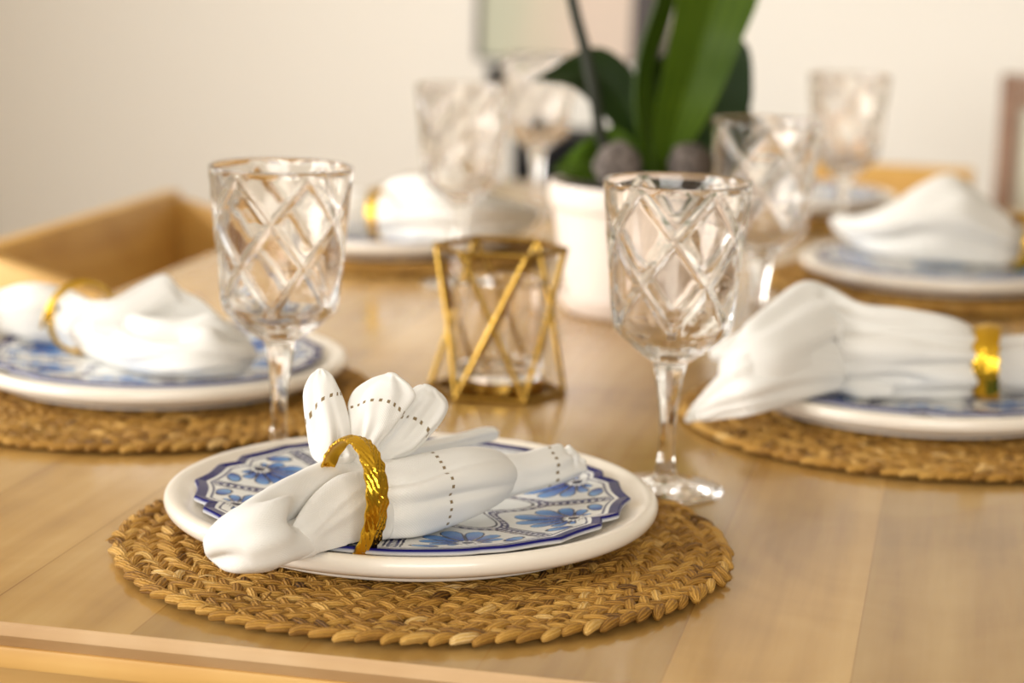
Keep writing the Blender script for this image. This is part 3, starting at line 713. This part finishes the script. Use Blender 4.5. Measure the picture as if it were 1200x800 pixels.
def stone(px, py, w, h, dy, label):
    bm = bmesh.new(); bmesh.ops.create_icosphere(bm, subdivisions=4, radius=1)
    p = at_y(px, py, PY + dy); sx = w / 2 * p[1] / FPX * 1.02; sz = h / 2 * p[1] / FPX * 1.02
    for v in bm.verts:
        d = 1 + .05 * math.sin(v.co.x * 4 + px) * math.cos(v.co.y * 3) + .03 * math.sin(v.co.z * 7 + v.co.x * 5)
        v.co = Vector((v.co.x * sx * d, v.co.y * sx * .8 * d, v.co.z * sz * d))
    me = bpy.data.meshes.new('stone'); bm.to_mesh(me); bm.free(); smooth(me)
    tag(link('stone', me, M['stone'], None, p), label, 'stone', 'round stones on the pot')
stone(724, 195, 58, 56, -.03, 'grey round stone left of the orchid base in the pot')
stone(808, 193, 50, 52, -.02, 'grey round stone right of the orchid base in the pot')

op = empty('orchid_plant', (pc[0], pc[1], pot.location.z + ph_ - .006), 'green orchid with broad strap leaves and a dark stem in the white pot', 'plant')
op_inv = np.array(op.location)
def leaf(secs, m_, name='leaf', fold=.25, thick=.0016):
    """secs: (left px, right px, depth offset left, depth offset right)"""
    L = catmull([at_y(*s[0], PY + s[2]) for s in secs], 60); R = catmull([at_y(*s[1], PY + s[3]) for s in secs], 60)
    n, k = 60, 15; x = np.linspace(0, 1, k); Wd = np.linalg.norm(R - L, axis=1)
    mid = L[:, None] * (1 - x)[None, :, None] + R[:, None] * x[None, :, None]
    tan = np.gradient((L + R) / 2, axis=0); nn = np.cross(tan, R - L); nn /= np.maximum(np.linalg.norm(nn, axis=1), 1e-9)[:, None]
    nn[nn @ F > 0] *= -1
    mid = mid - nn[:, None] * (fold * Wd[:, None] * (1 - np.abs(2 * x - 1)[None]) * .5)[..., None]
    A = mid + nn[:, None] * thick / 2; B = mid - nn[:, None] * thick / 2
    P = np.concatenate([A, B[:, ::-1]], 1)                  # closed section
    V = P.reshape(-1, 3) - op_inv
    W = np.concatenate([np.broadcast_to(x, (n, k)), np.broadcast_to(x[::-1], (n, k))], 1).reshape(-1); W = np.stack([W, W * 0, W * 0], -1)
    q = grid_quads(n, 2 * k); Q = [tuple(a) for a in q] + [tuple(range(2 * k))[::-1], tuple(range((n - 1) * 2 * k, n * 2 * k))]
    me = mesh_np(name, V, Q, {'weave': W}, 60); bm = bmesh.new(); bm.from_mesh(me); bmesh.ops.recalc_face_normals(bm, faces=bm.faces); bm.to_mesh(me); bm.free()
    return link(name, me, m_, op)
# large leaf rising to the upper right, nearest
leaf([((778, 215), (790, 215), -.005, -.005), ((768, 180), (800, 185), -.02, -.015), ((768, 130), (828, 140), -.03, -.02), ((778, 80), (850, 95), -.035, -.02), ((788, 30), (868, 50), -.035, -.02), ((797, -20), (890, -5), -.03, -.01), ((815, -80), (900, -70), -.02, 0), ((845, -135), (880, -130), 0, .01), ((868, -160), (872, -160), .01, .01)], M['leaf'])
# narrow upright leaf
leaf([((760, 212), (775, 212), .0, .0), ((748, 160), (775, 165), .005, .015), ((743, 110), (768, 120), .01, .03), ((748, 65), (768, 75), .012, .035), ((762, 20), (783, 30), .015, .035), ((780, -30), (800, -25), .02, .03), ((800, -60), (803, -60), .02, .02)], M['leaf'], fold=.5)
# broad leaf arching to the left
leaf([((752, 205), (772, 200), .01, .01), ((728, 160), (757, 140), .02, .03), ((700, 128), (745, 90), .03, .05), ((672, 103), (715, 60), .03, .06), ((650, 97), (685, 58), .03, .06), ((634, 95), (650, 78), .03, .05), ((625, 95), (627, 92), .03, .03)], M['leafdark'])
# low leaf to the left
leaf([((752, 208), (762, 195), .01, .02), ((715, 212), (742, 165), -.01, .02), ((690, 212), (720, 150), -.02, .02), ((668, 208), (695, 158), -.03, .01), ((654, 202), (668, 180), -.03, 0), ((648, 200), (650, 196), -.03, -.02)], M['leaf'])
# dark leaves at the right, behind
leaf([((785, 210), (805, 208), .03, .03), ((790, 160), (850, 170), .05, .04), ((800, 110), (878, 130), .06, .05), ((815, 70), (882, 90), .07, .06), ((838, 48), (878, 58), .08, .07), ((855, 42), (866, 44), .08, .08)], M['leafdark'])
leaf([((780, 208), (800, 212), .04, .04), ((790, 180), (835, 205), .05, .05), ((815, 150), (865, 195), .07, .06), ((840, 130), (880, 170), .08, .07), ((862, 125), (882, 145), .09, .08), ((878, 126), (880, 130), .09, .09)], M['leafdark'])
leaf([((745, 208), (765, 210), .04, .04), ((715, 170), (765, 165), .06, .05), ((722, 130), (790, 125), .07, .06), ((745, 95), (800, 95), .07, .07), ((770, 70), (800, 72), .07, .07), ((785, 62), (790, 62), .07, .07)], M['leafdark'])
sp = catmull([at_y(x, y, PY + d) for x, y, d in ((742, 205, -.01), (722, 185, -.015), (706, 165, -.02), (697, 115, -.03), (686, 60, -.03), (674, 15, -.03), (664, -35, -.03), (650, -110, -.03))], 40)
tv, tq = tube(sp - op_inv, np.linspace(.0058, .0050, 40), 12)
link('flower_stem', mesh_np('flower_stem', tv, tq), M['stem'], op)

# ------------------------------------------------------------------ chairs
def armchair(loc, rz, label):
    """low boxy wooden armchair facing local +x, origin on the floor under the back"""
    e = empty('armchair', loc, label, 'chair', None, rz); W2, T = .28, .022; h = .755
    link('backrest', prism('backrest', [(-T, -W2, .40), (-T, W2, .40), (-T - .03, W2, h), (-T - .03, -W2, h)], (T, 0, 0), .004), M['chairwood'], e)
    for s in (-1, 1):
        y0 = s * W2 - (T if s > 0 else 0)
        link('arm', prism('arm', [(-.05, y0, h - .002), (.165, y0, h - .060), (.165, y0, h - .30), (-.02, y0, .36)], (0, T, 0), .004), M['chairwood'], e)
        for x in (.02, .40): link('leg', box('leg', (x - .02, s * (W2 - .045) - .02, 0), (x + .02, s * (W2 - .045) + .02, .42), .004), M['chairwood'], e)
    link('seat', box('seat', (-.01, -W2 + T + .001, .42), (.43, W2 - T - .001, .46), .01), M['panelfab'], e); return e
armchair(uv(-.965, 2.30), TA, 'low boxy wooden armchair on the left side of the table')
armchair(uv(-.265, 3.33), TA - PI / 2, 'low boxy wooden armchair at the far end of the table')

# framed-back chair at the far right
def frame_chair(px, label):
    y = 3.55; p = at_y(px, 200, y); e = empty('dining_chair', (p[0], y, 0), label, 'chair', None, -.25)
    top = at_y(px, 86, y)[2]
    for s in (0, 1):
        link('back_post', prism('back_post', [(s * .42 - .017, -.015, 0), (s * .42 + .017, -.015, 0), (s * .42 + .017, .018, 0), (s * .42 - .017, .018, 0)], (0, 0, top - .001), .004), M['darkwood'], e)
        link('leg', box('leg', (s * .42 - .017, -.44, 0), (s * .42 + .017, -.406, .43), .004), M['darkwood'], e)
    link('top_rail', box('top_rail', (.0185, -.014, top - .055), (.4015, .016, top), .004), M['darkwood'], e)
    link('back_panel', box('back_panel', (.0185, -.006, .50), (.4015, .010, top - .056), .003), M['panelfab'], e)
    link('seat', box('seat', (-.01, -.45, .431), (.43, -.0155, .47), .008), M['panelfab'], e)
frame_chair(1178, 'dark wood chair with a pale panel back at the far right')

# ------------------------------------------------------------------ things against the back wall
def on_wall(px, py, off=0.0):
    d = ray(px, py); n = TW; t = (VB - off - n @ CO) / (n @ d); p = CO + d * t
    return float(p @ TU), float(p[2])
ua, _ = on_wall(562, 40); ub, zb = on_wall(742, 76); uc, _ = on_wall(782, 30)
pf = empty('framed_picture', uv((ua + ub) / 2, VB, zb), 'tall soft green to pink picture with dark frame on the back wall', 'picture', None, TA)
w2 = (ub - ua) / 2; hp = .75
link('print', box('print', (-w2 + .006, -.016, .006), (w2 - .002, -.004, hp - .01), 0), M['print'], pf)
link('frame_stile', box('frame_stile', (-w2 - .004, -.024, 0), (-w2 + .006, 0, hp), .001), M['greyframe'], pf)
link('frame_stile', box('frame_stile', (w2 - .002, -.03, 0), (w2 - .002 + uc - ub, 0, hp), .002), M['greyframe'], pf)
link('frame_rail', box('frame_rail', (-w2 + .0062, -.022, 0), (w2 - .0022, 0, .006), .001), M['greyframe'], pf)
link('frame_rail', box('frame_rail', (-w2 + .0062, -.022, hp - .01), (w2 - .0022, 0, hp), .001), M['greyframe'], pf)
us, zs = on_wall(581, 88)
sw = empty('wall_dark_box', uv(us, VB, zs), 'small black switch box on the wall below the picture', 'placeholder', None, TA)  # made-up box standing in for an unidentified dark shape
link('dark_box_body', box('dark_box_body', (-.017, -.012, -.021), (.017, 0, .021), .003), M['black'], sw)
link('dark_box_front', box('dark_box_front', (-.008, -.016, -.012), (.008, -.0122, .012), .001), M['black'], sw)
u1, z1 = on_wall(600, 160, .30); u2, _ = on_wall(840, 160, .30)
cb = empty('cabinet', uv((u1 + u2) / 2, VB - .165, 0), 'low black lacquered cabinet against the back wall behind the orchid', 'cabinet', None, TA)
cw = (u2 - u1) / 2
link('body', box('body', (-cw, -.13, .06), (cw, .14, z1), .004), M['black'], cb)
for s in (-1, 1):
    d = link('door', box('door', (s * cw / 2 - cw / 2 + .006, -.148, .075), (s * cw / 2 + cw / 2 - .006, -.131, z1 - .03), .003), M['black'], cb)
    link('handle', box('handle', (-s * .0 + s * .02 - .004, -.158, z1 * .55), (s * .02 + .004, -.1485, z1 * .55 + .09), .002), M['greyframe'], d)
    for q in (-.1, .11): link('leg', box('leg', (s * (cw - .03) - .015, q - .015, 0), (s * (cw - .03) + .015, q + .015, .06), .002), M['black'], cb)

# ------------------------------------------------------------------ light
def area(name, loc, target, w, h, e, col, spread=PI):
    L = bpy.data.lights.new(name, 'AREA'); L.shape = 'RECTANGLE'; L.size = w; L.size_y = h; L.energy = e; L.color = col
    o = bpy.data.objects.new(name, L); COL.objects.link(o); o.location = loc; L.spread = spread
    o.rotation_euler = (Vector(target) - Vector(loc)).to_track_quat('-Z', 'Y').to_euler(); return o
area('assumed_window_light_left', (-3.9, -.5, 1.85), (0, 1.6, .8), 2.6, 1.9, 165, (1.0, .985, .96))  # lamp added for light assumed to come from an unseen left window
area('back_wall_fill_light', (-2.45, 2.4, 1.7), (1.2, 3.9, 1.0), 1.4, 1.5, 56, (1.0, .985, .96), 1.9)  # added fill lamp that brightens the back wall, no window there
area('added_light_behind', (.5, -1.5, 1.45), (0, 1.5, .8), 2.0, 1.3, 46, (1.0, .975, .93))  # added lamp inside the room, assumed light from behind the camera, no window
wd = bpy.data.worlds.new('World'); SC.world = wd; wd.use_nodes = True
bg = wd.node_tree.nodes['Background']; bg.inputs[0].default_value = (1.0, .98, .95, 1); bg.inputs[1].default_value = .45

cam = bpy.data.cameras.new('Camera'); co = bpy.data.objects.new('Camera', cam); COL.objects.link(co)
co.matrix_world = Matrix(((CR[0], CU[0], -F[0], CO[0]), (CR[1], CU[1], -F[1], CO[1]), (CR[2], CU[2], -F[2], CO[2]), (0, 0, 0, 1)))
cam.sensor_fit = 'HORIZONTAL'; cam.sensor_width = 36; cam.lens = FPX / 1200 * 36
cam.clip_start = .02
cam.dof.use_dof = True; cam.dof.focus_distance = depth(at_z(470, 590, .05)); cam.dof.aperture_fstop = 4.8
SC.camera = co
SC.view_settings.view_transform = 'Standard'; SC.view_settings.look = 'None'; SC.view_settings.gamma = 1
SC.view_settings.exposure = 0.15; SC.view_settings.use_curve_mapping = False
SC.cycles.use_denoising = True
SC.cycles.max_bounces = 24; SC.cycles.transmission_bounces = 24; SC.cycles.glossy_bounces = 12
